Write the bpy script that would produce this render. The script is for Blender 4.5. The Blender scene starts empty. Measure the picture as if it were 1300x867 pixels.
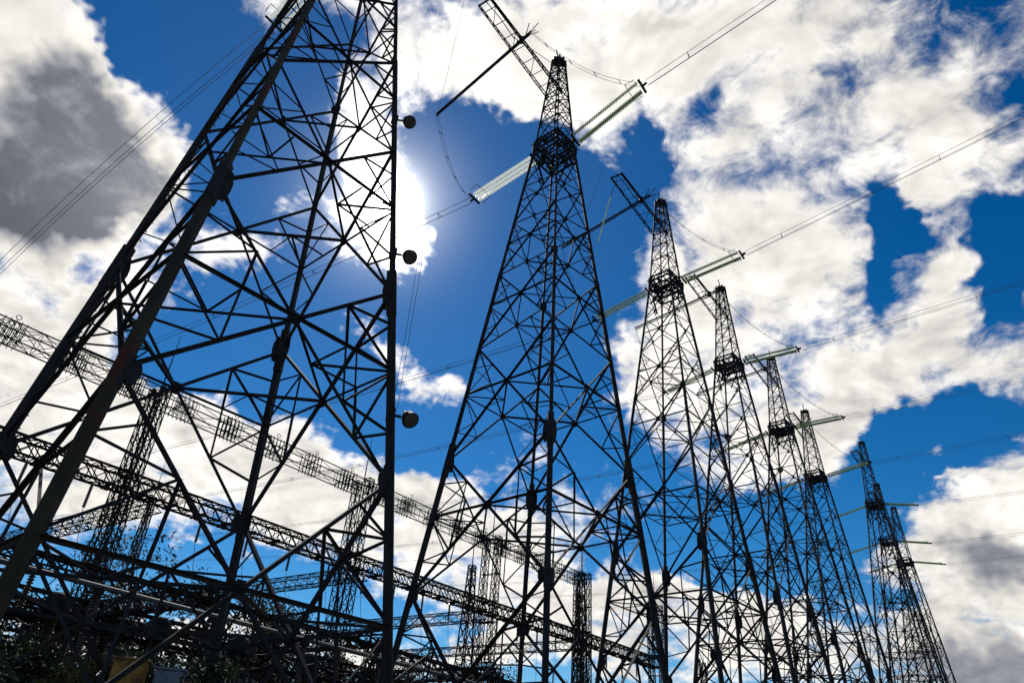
import bpy, math, random
from mathutils import Vector, Matrix
random.seed(7)
C = bpy.context.scene
COL = C.collection
R = math.radians

# ------------------------------------------------------------ camera
EYE = 1.6
cd = bpy.data.cameras.new('camera'); cam = bpy.data.objects.new('camera', cd); COL.objects.link(cam)
cd.sensor_width = 36.0; cd.lens = 25.31; cd.clip_start = 0.05; cd.clip_end = 6000
right = Vector((0.997, -0.0412, 0.0649)).normalized()
fwd = Vector((0, 0.8440, 0.5363)).normalized()
up = right.cross(fwd).normalized(); right = fwd.cross(up).normalized()
cam.matrix_world = Matrix((( right.x, up.x, -fwd.x, 0), (right.y, up.y, -fwd.y, 0), (right.z, up.z, -fwd.z, EYE), (0, 0, 0, 1)))
C.camera = cam
C.view_settings.view_transform = 'Standard'; C.view_settings.look = 'None'
C.view_settings.exposure = 0.0; C.view_settings.gamma = 1.0
C.cycles.max_bounces = 6; C.cycles.transparent_max_bounces = 8
C.cycles.use_denoising = True
C.cycles.use_adaptive_sampling = True; C.cycles.adaptive_threshold = 0.03

# ------------------------------------------------------------ sun
SUN_AZ, SUN_EL = -14.3, 41.6            # azimuth clockwise from +Y
sdir = Vector((math.sin(R(SUN_AZ)) * math.cos(R(SUN_EL)), math.cos(R(SUN_AZ)) * math.cos(R(SUN_EL)), math.sin(R(SUN_EL))))
sl = bpy.data.lights.new('sun', 'SUN'); sl.energy = 3.5; sl.angle = R(0.53); sl.color = (1.0, 0.95, 0.86)
so = bpy.data.objects.new('sun', sl); COL.objects.link(so); so.location = sdir * 200
so.rotation_euler = sdir.to_track_quat('Z', 'Y').to_euler()

# ------------------------------------------------------------ world: Nishita sky and a cloud deck defined by direction (azimuth, elevation, half width, half height, tilt in degrees, weight)
CLOUDS = [(33.6,22.0,3.0,0.5,9,0.85),
 (29.8,21.4,1.7,0.4,8,0.6),
 (35.2,20.5,1.8,0.4,7,0.6),
 (29.0,26.8,3.7,2.1,2,0.9),
 (24.7,24.2,4.6,3.4,-6,0.8),
 (39.4,42.3,3.6,3.6,-24,0.5),
 (36.0,47.3,5.6,3.1,-24,0.4),
 (37.8,32.1,2.0,3.7,-17,0.5),
 (-20.4,7.7,12.2,1.5,7,0.5),
 (1.6,12.3,9.9,2.4,4,0.8),
 (11.7,13.3,5.1,2.2,2,0.5),
 (-2.8,24.6,3.1,1.0,-4,0.5),
 (8.8,24.9,2.4,1.1,1,0.4),
 (-49.6,42.4,3.4,3.2,43,1.4),
 (-45.5,42.0,3.3,5.3,39,1.4),
 (-42.4,36.1,9.0,6.6,33,1.4),
 (-36.9,38.7,3.9,5.1,-4,1.3),
 (-38.2,31.6,6.8,4.8,28,1.3),
 (-37.4,24.4,5.0,4.7,23,1),
 (-31.9,28.1,5.9,2.7,59,1),
 (-33.8,18.4,8.1,5.1,17,1),
 (-23.9,19.2,11.8,4.6,-2,1),
 (-27.5,36.3,4.0,3.1,52,0.9),
 (-13.7,19.3,11.3,4.2,-11,1),
 (-3.8,16.4,11.2,3.9,-12,1),
 (-29.1,19.7,6.1,4.8,16,1),
 (-14.3,42.1,4.5,4.8,14,1),
 (-11.1,39.0,2.7,1.8,-19,0.8),
 (-18.6,49.6,2.6,6.3,9,0.9),
 (-7.7,53.6,6.4,5.3,10,1),
 (6.1,55.3,9.5,4.4,-1,1),
 (10.9,49.7,4.1,4.9,-4,1),
 (1.5,51.5,5.3,2.9,-16,0.8),
 (25.6,52.5,7.6,5.9,-17,0.7),
 (22.8,43.9,6.9,11.1,-12,0.62),
 (26.0,34.6,8.1,7.0,-11,0.75),
 (31.8,27.8,10.3,3.3,4,0.85),
 (18.9,38.5,6.2,7.2,-7,0.6),
 (38.3,35.9,2.2,7.4,-6,0.75),
 (35.8,50.6,5.6,3.6,-25,0.5),
 (45.1,47.3,5.7,3.4,-32,0.7),
 (42.0,40.8,4.2,3.6,-26,0.65),
 (15.1,29.7,5.2,5.4,-3,0.9),
 (20.9,23.4,5.9,4.0,-4,0.75),
 (11.7,29.8,3.6,3.7,-1,0.8),
 (-8.0,29.4,4.7,1.8,-34,0.85),
 (-14.5,31.5,3.6,1.8,-18,0.6),
 (-27.0,33.4,4.1,2.6,-1,0.7),
 (37.0,18.4,4.4,5.4,-8,1),
 (32.5,13.9,5.0,5.3,-4,1),
 (31.7,16.5,3.1,3.0,-5,0.8),
 (34.9,11.0,5.4,4.1,-3,1),
 (16.1,10.7,13.0,3.1,1,1),
 (1.1,10.6,9.2,3.2,4,0.9),
 (-10.6,10.1,9.1,1.4,6,0.3),
 (-17.8,7.8,21.8,2.0,7,0.7),
 (6.9,20.0,6.5,3.5,2,0.5),
 (0.1,22.7,4.3,1.7,4,0.5),
 (26.6,16.3,2.9,1.6,-3,0.6),
 (19.5,11.3,5.1,3.0,0,0.7)]
GAPS = [(-35.7,46.5,5.0,6.5,11,1),
 (-28.0,44.0,4.0,7.4,-1,1),
 (-39.9,46.9,3.4,3.0,36,0.8),
 (-23.9,51.1,3.3,3.2,23,0.5),
 (-36.4,28.5,2.1,1.0,13,1),
 (-24.2,29.3,7.4,2.9,6,0.8),
 (-18.8,33.7,7.2,3.6,15,0.7),
 (-24.8,25.5,6.1,2.6,0,0.8),
 (-13.8,25.4,5.8,3.3,-10,0.9),
 (-6.7,45.7,5.5,4.2,9,1),
 (-1.7,41.3,6.8,6.8,6,1),
 (-2.5,34.4,5.6,5.6,6,1),
 (-22.1,43.4,3.5,3.5,20,0.5),
 (-6.9,33.9,3.7,4.4,8,0.9),
 (6.5,39.1,4.9,8.7,0,0.9),
 (3.8,30.3,6.8,5.0,2,0.9),
 (13.4,47.3,1.5,3.5,-6,0.9),
 (-5.4,24.1,4.9,3.0,-3,0.9),
 (34.6,38.6,1.5,7.1,-22,1.05),
 (41.5,33.8,2.3,4.1,-21,0.95),
 (43.1,48.7,2.6,1.7,-31,0.45),
 (33.8,49.5,2.6,1.2,-51,0.5),
 (17.9,49.2,2.5,2.0,-9,0.45),
 (33.0,22.8,4.8,3.0,6,1.0),
 (25.5,19.1,5.4,3.2,-4,0.9),
 (36.2,24.3,3.6,2.0,11,0.9),
 (21.7,16.0,8.5,4.0,-2,1),
 (14.9,17.2,5.0,3.3,0,0.8),
 (-22.8,12.2,5.8,2.1,5,1),
 (-13.1,11.2,8.5,2.0,3,1),
 (-3.7,10.8,6.4,1.5,1,0.9),
 (8.8,23.1,3.6,3.6,1,0.6),
 (-10.2,17.5,3.0,1.1,-7,0.5),
 (45.5,43.3,2.5,1.9,-30,0.6),
 (27.0,12.7,2.8,1.5,-2,0.4)]
GREY = [(-41.9,40.5,4.5,2.6,0,0.6),
 (-41.9,36.3,7.6,5.7,15,1),
 (-41.6,31.7,6.4,3.6,30,1),
 (-37.2,35.6,4.2,3.7,29,0.8),
 (35.1,15.0,3.5,2.0,-5,0.85),
 (33.9,8.8,6.5,2.2,-1,0.8),
 (28.8,9.8,3.1,1.2,-1,0.4),
 (1.7,49.8,3.6,1.5,-11,0.35),
 (-8.9,51.2,2.4,1.7,11,0.3),
 (16.0,55.4,4.4,1.4,-9,0.35),
 (33.7,53.3,4.3,1.7,-24,0.3),
 (-21.0,19.2,3.3,1.5,12,0.2),
 (43.5,44.2,3.8,1.7,-29,0.35),
 (4.0,56.9,5.1,1.0,1,0.3)]
def make_world():
    w = bpy.data.worlds.new('World'); C.world = w; w.use_nodes = True
    nt = w.node_tree; nt.nodes.clear(); N = nt.nodes; L = nt.links
    def node(t, **k):
        n = N.new(t)
        for a, b in k.items(): setattr(n, a, b)
        return n
    def val(sock, v):
        if isinstance(v, bpy.types.NodeSocket): L.new(v, sock)
        else: sock.default_value = v
    def M(op, a, b=None, c=None, clamp=False):
        n = node('ShaderNodeMath', operation=op, use_clamp=clamp); val(n.inputs[0], a)
        if b is not None: val(n.inputs[1], b)
        if c is not None: val(n.inputs[2], c)
        return n.outputs[0]
    def VM(op, a, b=None, s=None):
        n = node('ShaderNodeVectorMath', operation=op); val(n.inputs[0], a)
        if b is not None: val(n.inputs[1], b)
        if s is not None: val(n.inputs['Scale'], s)
        return n.outputs['Value'] if op in ('DOT_PRODUCT', 'LENGTH') else n.outputs[0]
    def ramp(v, a, b, c=0., d=1., kind='SMOOTHSTEP'):
        n = node('ShaderNodeMapRange', interpolation_type=kind)
        val(n.inputs['Value'], v); n.inputs['From Min'].default_value = a; n.inputs['From Max'].default_value = b
        n.inputs['To Min'].default_value = c; n.inputs['To Max'].default_value = d
        return n.outputs['Result']
    def mix(f, a, b):
        n = node('ShaderNodeMix', data_type='RGBA'); val(n.inputs[0], f); val(n.inputs[6], a); val(n.inputs[7], b)
        return n.outputs[2]
    tc = node('ShaderNodeTexCoord').outputs['Generated']
    d = VM('NORMALIZE', tc)
    sep = node('ShaderNodeSeparateXYZ'); L.new(d, sep.inputs[0])
    # cloud deck coordinates: flattened towards the horizon like a real layer
    inv = M('DIVIDE', 1.0, M('ADD', M('ABSOLUTE', sep.outputs[2]), 0.38))
    cmb = node('ShaderNodeCombineXYZ'); L.new(M('MULTIPLY', sep.outputs[0], inv), cmb.inputs[0]); L.new(M('MULTIPLY', sep.outputs[1], inv), cmb.inputs[1])
    L.new(M('MULTIPLY', sep.outputs[2], 0.6), cmb.inputs[2])
    q = cmb.outputs[0]
    def noise(v, s, det, ro=0.55, dist=0.):
        n = node('ShaderNodeTexNoise'); n.noise_dimensions = '3D'
        L.new(v, n.inputs['Vector']); n.inputs['Scale'].default_value = s; n.inputs['Detail'].default_value = det
        n.inputs['Roughness'].default_value = ro; n.inputs['Distortion'].default_value = dist
        return n
    # small warp of the directions, so that the cloud masses have ragged edges
    wn = noise(d, 6.5, 4, 0.74).outputs['Color']
    wd = VM('ADD', d, VM('SCALE', VM('SUBTRACT', wn, (0.5, 0.5, 0.5)), s=0.17))
    def link_after(t):
        n = node('ShaderNodeVectorMath', operation='MULTIPLY_ADD'); L.new(t, n.inputs[0])
        n.inputs[1].default_value = (1e-7, 1e-7, 1e-7); L.new(wd, n.inputs[2]); return n.outputs[0]
    def field(lst, inner=0.35, outer=1.35, chain=None):
        tot = None
        for az, el, a, b, tilt, wt in lst:
            c = Vector((math.sin(R(az)) * math.cos(R(el)), math.cos(R(az)) * math.cos(R(el)), math.sin(R(el))))
            ea = Vector((math.cos(R(az)), -math.sin(R(az)), 0)); ee = ea.cross(c)
            t1 = ea * math.cos(R(tilt)) + ee * math.sin(R(tilt)); t2 = c.cross(t1)
            m = Matrix((t1, t2, c)).transposed()
            n = node('ShaderNodeMapping', vector_type='TEXTURE')
            if tot is None: L.new(wd if chain is None else link_after(chain), n.inputs['Vector'])
            else: L.new(link_after(tot), n.inputs['Vector'])     # keeps the shader's stack short
            n.inputs['Location'].default_value = c; n.inputs['Rotation'].default_value = m.to_euler()
            n.inputs['Scale'].default_value = (math.sin(R(a)), math.sin(R(b)), 0.6)
            f = ramp(VM('LENGTH', n.outputs[0]), inner, outer, wt, 0.)
            tot = f if tot is None else M('ADD', tot, f)
        return tot
    P = M('MINIMUM', field(CLOUDS), 1.45)
    G = M('MINIMUM', field(GAPS, chain=P), 1.35)
    K = M('MINIMUM', field(GREY, 0.2, 1.35, chain=G), 1.0)
    n1 = noise(q, 4.6, 8, 0.62, 0.3).outputs['Fac']
    n1b = noise(VM('ADD', q, tuple(sdir * 0.03)), 4.6, 4, 0.62, 0.3).outputs['Fac']
    n2 = noise(q, 17.0, 6, 0.66, 0.5).outputs['Fac']
    dens = M('ADD', M('ADD', M('MULTIPLY', P, 0.50), M('MULTIPLY', K, 0.22)), M('MULTIPLY', G, -0.52))
    n3 = noise(q, 9.0, 3, 0.6, 0.6).outputs['Fac']
    dens = M('ADD', dens, M('ADD', 0.36, M('MULTIPLY', M('SUBTRACT', n3, 0.5), M('SUBTRACT', 1.0, M('MULTIPLY', K, 0.6)))))
    dens = M('ADD', dens, M('MULTIPLY', M('SUBTRACT', n1, 0.5), 1.75))
    dens = M('ADD', dens, M('MULTIPLY', M('SUBTRACT', n2, 0.5), 1.15))
    alpha = ramp(dens, 0.33, 0.95)
    # brightness of the cloud: silver edges, grey bellies, relief from the side the sun is on
    thick = ramp(dens, 0.6, 1.4)
    relief = M('MULTIPLY', M('SUBTRACT', n1, n1b), 2.6)
    fine = M('MULTIPLY', M('SUBTRACT', n2, 0.5), 0.6)
    cs = M('MAXIMUM', VM('DOT_PRODUCT', d, tuple(sdir)), 0.0)
    grey = M('MAXIMUM', M('MULTIPLY', K, M('ADD', 0.62, M('MULTIPLY', thick, 0.26))), M('MULTIPLY', thick, 0.16))
    lum = M('SUBTRACT', 0.93, M('MULTIPLY', grey, 0.90))
    lum = M('MULTIPLY', lum, M('ADD', 1.0, M('MULTIPLY', M('ADD', relief, fine), M('SUBTRACT', 1.0, M('MULTIPLY', K, 0.45)))))
    lum = M('ADD', lum, M('MULTIPLY', ramp(cs, 0.982, 1.0), 0.9)); lum = M('ADD', lum, M('MULTIPLY', ramp(cs, 0.88, 1.0), 0.15))
    lum = M('ADD', lum, M('MULTIPLY', M('MULTIPLY', M('SUBTRACT', 1.0, thick), 0.22), ramp(cs, 0.72, 0.97)))
    lum = M('MAXIMUM', lum, 0.10)
    tint = mix(ramp(lum, 0.1, 0.75), (0.86, 0.92, 1.10, 1), (1.0, 0.965, 0.91, 1))
    cloud = VM('SCALE', tint, s=M('MULTIPLY', lum, 9.9))
    sky = node('ShaderNodeTexSky', sky_type='NISHITA'); sky.sun_disc = False
    sky.sun_elevation = R(SUN_EL); sky.sun_rotation = R(SUN_AZ)
    sky.air_density = 1.0; sky.dust_density = 0.02; sky.ozone_density = 3.0; sky.altitude = 200
    hs = node('ShaderNodeHueSaturation'); hs.inputs['Saturation'].default_value = 1.40; hs.inputs['Value'].default_value = 0.078; hs.inputs['Hue'].default_value = 0.494
    L.new(sky.outputs[0], hs.inputs['Color'])
    gm = node('ShaderNodeGamma'); gm.inputs['Gamma'].default_value = 1.2; L.new(hs.outputs[0], gm.inputs['Color'])
    col = mix(alpha, VM('SCALE', gm.outputs[0], s=11.8), cloud)
    # the sun's own aureole in the thin cloud round it
    halo = M('ADD', M('ADD', M('MULTIPLY', M('POWER', cs, 6000), 120.0), M('MULTIPLY', M('POWER', cs, 1500), 40.0)), M('MULTIPLY', M('POWER', cs, 300), 6.0))
    halo = M('ADD', halo, M('MULTIPLY', M('POWER', cs, 14), 0.32))
    col = VM('ADD', col, VM('SCALE', (1.0, 0.95, 0.84), s=halo))
    # the part below the horizon is only seen by reflections: dull ground colour
    col = mix(ramp(sep.outputs[2], -0.03, 0.0), (0.9, 0.85, 0.7, 1), col)
    bg = node('ShaderNodeBackground'); L.new(col, bg.inputs[0]); bg.inputs[1].default_value = 0.1
    w.cycles.sampling_method = 'MANUAL'; w.cycles.sample_map_resolution = 512
    out = node('ShaderNodeOutputWorld'); L.new(bg.outputs[0], out.inputs[0])
make_world()

# ------------------------------------------------------------ materials
def mat(name, color, rough=0.6, metal=0.0, var=0.35, scale=3.0, second=None, amount=0.0, bump=0.0, trans=0.0, clear=0.0, spec=0.5):
    m = bpy.data.materials.new(name); m.use_nodes = True; nt = m.node_tree; N = nt.nodes; L = nt.links
    b = N['Principled BSDF']; b.inputs['Roughness'].default_value = rough; b.inputs['Metallic'].default_value = metal; b.inputs['Specular IOR Level'].default_value = spec
    tc = N.new('ShaderNodeTexCoord'); n = N.new('ShaderNodeTexNoise'); n.inputs['Scale'].default_value = scale; n.inputs['Detail'].default_value = 5
    L.new(tc.outputs['Object'], n.inputs['Vector'])
    r = N.new('ShaderNodeMapRange'); r.inputs['From Min'].default_value = 0.3; r.inputs['From Max'].default_value = 0.7
    L.new(n.outputs['Fac'], r.inputs['Value'])
    mx = N.new('ShaderNodeMix'); mx.data_type = 'RGBA'; L.new(r.outputs[0], mx.inputs[0])
    mx.inputs[6].default_value = tuple(c * (1 - var) for c in color) + (1,); mx.inputs[7].default_value = tuple(min(1, c * (1 + var)) for c in color) + (1,)
    col = mx.outputs[2]
    if second:
        n2 = N.new('ShaderNodeTexNoise'); n2.inputs['Scale'].default_value = scale * 0.37; n2.inputs['Detail'].default_value = 8; n2.inputs['Roughness'].default_value = 0.7
        L.new(tc.outputs['Object'], n2.inputs['Vector'])
        r2 = N.new('ShaderNodeMapRange'); r2.inputs['From Min'].default_value = 0.62 - amount * 0.4; r2.inputs['From Max'].default_value = 0.70 - amount * 0.4
        L.new(n2.outputs['Fac'], r2.inputs['Value'])
        m2 = N.new('ShaderNodeMix'); m2.data_type = 'RGBA'; L.new(r2.outputs[0], m2.inputs[0]); L.new(col, m2.inputs[6]); m2.inputs[7].default_value = second + (1,)
        col = m2.outputs[2]
    L.new(col, b.inputs['Base Color'])
    if bump:
        bp = N.new('ShaderNodeBump'); bp.inputs['Strength'].default_value = bump; L.new(n.outputs['Fac'], bp.inputs['Height']); L.new(bp.outputs[0], b.inputs['Normal'])
    if trans:
        t = N.new('ShaderNodeBsdfTranslucent'); L.new(col, t.inputs['Color'])
        ms = N.new('ShaderNodeMixShader'); ms.inputs[0].default_value = trans
        L.new(b.outputs[0], ms.inputs[1]); L.new(t.outputs[0], ms.inputs[2]); L.new(ms.outputs[0], N['Material Output'].inputs['Surface'])
        if clear:
            tr = N.new('ShaderNodeBsdfTransparent'); m3 = N.new('ShaderNodeMixShader'); m3.inputs[0].default_value = clear
            L.new(ms.outputs[0], m3.inputs[1]); L.new(tr.outputs[0], m3.inputs[2]); L.new(m3.outputs[0], N['Material Output'].inputs['Surface'])
    return m
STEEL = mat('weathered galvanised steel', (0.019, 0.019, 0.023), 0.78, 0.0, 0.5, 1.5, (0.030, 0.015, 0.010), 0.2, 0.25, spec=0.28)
RUST = mat('rust red primer steel', (0.034, 0.028, 0.017), 0.8, 0.0, 0.4, 1.2, (0.075, 0.016, 0.010), 0.22, 0.25, spec=0.3)
DARK = mat('dark painted steel', (0.014, 0.014, 0.016), 0.7, 0.0, 0.3, 2.0, spec=0.3)
GANTRY = mat('gantry steel with brown rust', (0.022, 0.020, 0.018), 0.8, 0.0, 0.4, 1.2, (0.045, 0.019, 0.011), 0.35, spec=0.25)
WIRE = mat('dull aluminium conductor', (0.085, 0.085, 0.09), 0.7, 0.0, 0.2, 4.0)
GLASS = mat('pale green insulator glass', (0.92, 0.95, 0.88), 0.12, 0.0, 0.05, 6.0, trans=0.85, clear=0.36)
GREENGLASS = mat('sea green insulator glass', (0.30, 0.42, 0.24), 0.15, 0.0, 0.2, 6.0, trans=0.6, clear=0.3)
PORC = mat('brown glazed porcelain', (0.045, 0.022, 0.016), 0.22, 0.0, 0.25, 5.0)
GREYPORC = mat('grey glazed porcelain', (0.16, 0.17, 0.18), 0.25, 0.0, 0.2, 5.0)
CONC = mat('stained concrete', (0.22, 0.21, 0.19), 0.9, 0.0, 0.2, 3.0, (0.12, 0.11, 0.10), 0.3, 0.3)
GROUND = mat('dry grass and gravel', (0.085, 0.085, 0.045), 0.95, 0.0, 0.45, 0.35, (0.13, 0.12, 0.10), 0.45, 0.4)
OCHRE = mat('ochre painted sheet steel', (0.36, 0.18, 0.02), 0.6, 0.0, 0.35, 2.0, (0.10, 0.04, 0.01), 0.3)
BLUEGREY = mat('blue grey painted sheet steel', (0.14, 0.19, 0.28), 0.5, 0.0, 0.15, 2.0)
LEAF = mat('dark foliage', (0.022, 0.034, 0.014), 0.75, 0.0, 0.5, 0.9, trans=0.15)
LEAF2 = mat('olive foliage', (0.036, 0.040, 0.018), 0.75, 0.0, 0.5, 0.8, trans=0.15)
BARK = mat('dark bark', (0.05, 0.04, 0.03), 0.9, 0.0, 0.3, 4.0)
LENS = mat('floodlight glass', (0.05, 0.05, 0.05), 0.08, 0.0, 0.1, 4.0)

# ------------------------------------------------------------ mesh helpers
class MB:
    def __init__(s): s.v = []; s.f = []
    def add(s, vs, fs):
        b = len(s.v); s.v += [tuple(v) for v in vs]; s.f += [tuple(b + i for i in f) for f in fs]; return s
    def prism(s, p, q, prof, ref):
        """extrude a closed 2-D profile from p to q"""
        p = Vector(p); q = Vector(q); a = (q - p).normalized(); ref = Vector(ref)
        x = ref - a * ref.dot(a)
        if x.length < 1e-4: x = a.orthogonal()
        x.normalize(); y = a.cross(x); n = len(prof)
        vs = [p + x * u + y * v for u, v in prof] + [q + x * u + y * v for u, v in prof]
        fs = [(i, (i + 1) % n, n + (i + 1) % n, n + i) for i in range(n)] + [tuple(range(n))[::-1], tuple(range(n, 2 * n))]
        return s.add(vs, fs)
    def angle(s, p, q, w, ref=(0, 0, 1), t=None):
        """rolled L section"""
        t = t or w * 0.16; h = w * 0.5
        return s.prism(p, q, [(-h, -h), (h, -h), (h, -h + t), (-h + t, -h + t), (-h + t, h), (-h, h)], ref)
    def bar(s, p, q, w, h=None, ref=(0, 0, 1)):
        h = h or w; return s.prism(p, q, [(-w / 2, -h / 2), (w / 2, -h / 2), (w / 2, h / 2), (-w / 2, h / 2)], ref)
    def box(s, c, sx, sy, sz):
        c = Vector(c); return s.bar(c - Vector((0, 0, sz / 2)), c + Vector((0, 0, sz / 2)), sx, sy, (1, 0, 0))
    def tube(s, pts, r, n=6):
        pts = [Vector(p) for p in pts]; m = len(pts); vs = []; fs = []; x = None
        for i, p in enumerate(pts):
            a = (pts[min(i + 1, m - 1)] - pts[max(i - 1, 0)]).normalized()
            if x is None: x = a.orthogonal().normalized()
            x = (x - a * x.dot(a)).normalized(); y = a.cross(x)
            rr = r[i] if isinstance(r, (list, tuple)) else r
            vs += [p + (x * math.cos(2 * math.pi * k / n) + y * math.sin(2 * math.pi * k / n)) * rr for k in range(n)]
        for i in range(m - 1):
            for k in range(n): fs.append((i * n + k, i * n + (k + 1) % n, (i + 1) * n + (k + 1) % n, (i + 1) * n + k))
        fs += [tuple(range(n))[::-1], tuple((m - 1) * n + k for k in range(n))]
        return s.add(vs, fs)
    def lathe(s, prof, p, q, n=10):
        """profile of (distance along, radius) turned about the axis p -> q"""
        p = Vector(p); a = (Vector(q) - p).normalized()
        return s.tube2([p + a * d for d, r in prof], [r for d, r in prof], a, n)
    def tube2(s, pts, rs, a, n):
        x = a.orthogonal().normalized(); y = a.cross(x); vs = []; fs = []
        for p, r in zip(pts, rs): vs += [p + (x * math.cos(2 * math.pi * k / n) + y * math.sin(2 * math.pi * k / n)) * r for k in range(n)]
        for i in range(len(pts) - 1):
            for k in range(n): fs.append((i * n + k, i * n + (k + 1) % n, (i + 1) * n + (k + 1) % n, (i + 1) * n + k))
        fs += [tuple(range(n))[::-1], tuple((len(pts) - 1) * n + k for k in range(n))]
        return s.add(vs, fs)
    def ring(s, c, R_, r, axis=(0, 0, 1), n=20):
        c = Vector(c); a = Vector(axis).normalized(); x = a.orthogonal().normalized(); y = a.cross(x); k = 5; vs = []; fs = []
        for i in range(n):
            e = x * math.cos(2 * math.pi * i / n) + y * math.sin(2 * math.pi * i / n)
            for j in range(k):
                b = 2 * math.pi * j / k; vs.append(c + e * (R_ + r * math.cos(b)) + a * r * math.sin(b))
        for i in range(n):
            for j in range(k): fs.append((i * k + j, ((i + 1) % n) * k + j, ((i + 1) % n) * k + (j + 1) % k, i * k + (j + 1) % k))
        return s.add(vs, fs)
    def build(s, name, m, parent=None, smooth=False, label=None):
        me = bpy.data.meshes.new(name); me.from_pydata(s.v, [], s.f); me.materials.append(m)
        if smooth: me.polygons.foreach_set('use_smooth', [True] * len(me.polygons))
        o = bpy.data.objects.new(name, me); COL.objects.link(o)
        if parent: o.parent = parent
        if label: o['label'] = label
        return o
def tag(o, label, cat, group=None, kind=None):
    o['label'] = label; o['category'] = cat
    if group: o['group'] = group
    if kind: o['kind'] = kind
    return o
def thing(name, loc, label, cat, group=None, rotz=0.0):
    o = bpy.data.objects.new(name, None); COL.objects.link(o); o.location = loc; o.rotation_euler = (0, 0, rotz); o.empty_display_size = 0.3
    return tag(o, label, cat, group)
def copy_tree(o, parent=None):
    c = o.copy(); COL.objects.link(c)
    if parent: c.parent = parent
    for ch in o.children: copy_tree(ch, c)
    return c
ORD = ['nearest', 'second', 'third', 'fourth', 'fifth', 'sixth', 'seventh', 'eighth', 'ninth', 'tenth', 'eleventh', 'twelfth', 'thirteenth', 'fourteenth']

# ------------------------------------------------------------ ground
g = MB(); nx = 60
for j in range(nx + 1):
    for i in range(nx + 1):
        u = (i / nx * 2 - 1); v = (j / nx * 2 - 1)
        x = u * abs(u) * 2600; y = v * abs(v) * 2600
        r = math.hypot(x, y)
        z = 0.0 if r < 200 else (math.sin(x * 0.004) + math.cos(y * 0.005 + 1)) * 2.2 * min(1, (r - 200) / 600) - 1.5 * min(1, (r - 200) / 600)
        g.v.append((x, y, z))
for j in range(nx):
    for i in range(nx):
        a = j * (nx + 1) + i; g.f.append((a, a + 1, a + nx + 2, a + nx + 1))
tag(g.build('ground', GROUND, None, True), 'flat grass and gravel ground under the switchyard', 'ground', kind='structure')

# ------------------------------------------------------------ the tower row
RD = Vector((0.5972, 0.8021, 0)).normalized()            # along the row, away from the camera
DR = Vector((RD.y, -RD.x, 0))                           # along the line conductors, towards the right
UP = Vector((0, 0, 1))
ROW = [(-9.18, 20.61), (1.97, 35.55), (13.05, 50.06), (22.32, 62.54), (32.46, 75.90), (41.74, 88.98), (69.3, 126.0), (73.9, 132.2), (84.4, 146.3)]
HS = [1, 1, 1, 1, 1, 1, 1.285, 1.17, 1.19]               # the last three are taller
TH = R(91.8)
WZ, TZ = 40.6, 50.2                                      # waist and peak heights
HB, HW, HT = 4.916, 0.972, 0.36                          # half widths at z = 1.6, waist, peak
def half(z):
    if z <= WZ: return HB + (HW - HB) * (z - 1.6) / 39.0
    return HW + (HT - HW) * (z - WZ) / (TZ - WZ)
def corner(k, z, inset=0.0):
    a = TH + k * math.pi / 2; h = (half(z) - inset) * math.sqrt(2)
    return Vector((math.cos(a) * h, math.sin(a) * h, z))
def face_point(k, u, z, out=0.0):
    a = corner(k, z); b = corner(k + 1, z); p = a.lerp(b, u)
    n = ((a + b) / 2); n.z = 0; n.normalize()
    return p + n * out
def cross_z(z1, z2):
    return z1 + (z2 - z1) * half(z1) / (half(z1) + half(z2))
NODES = [0.25, 9.46, 16.42, 23.4, 28.9, 33.2, 36.6, 39.4]
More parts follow.
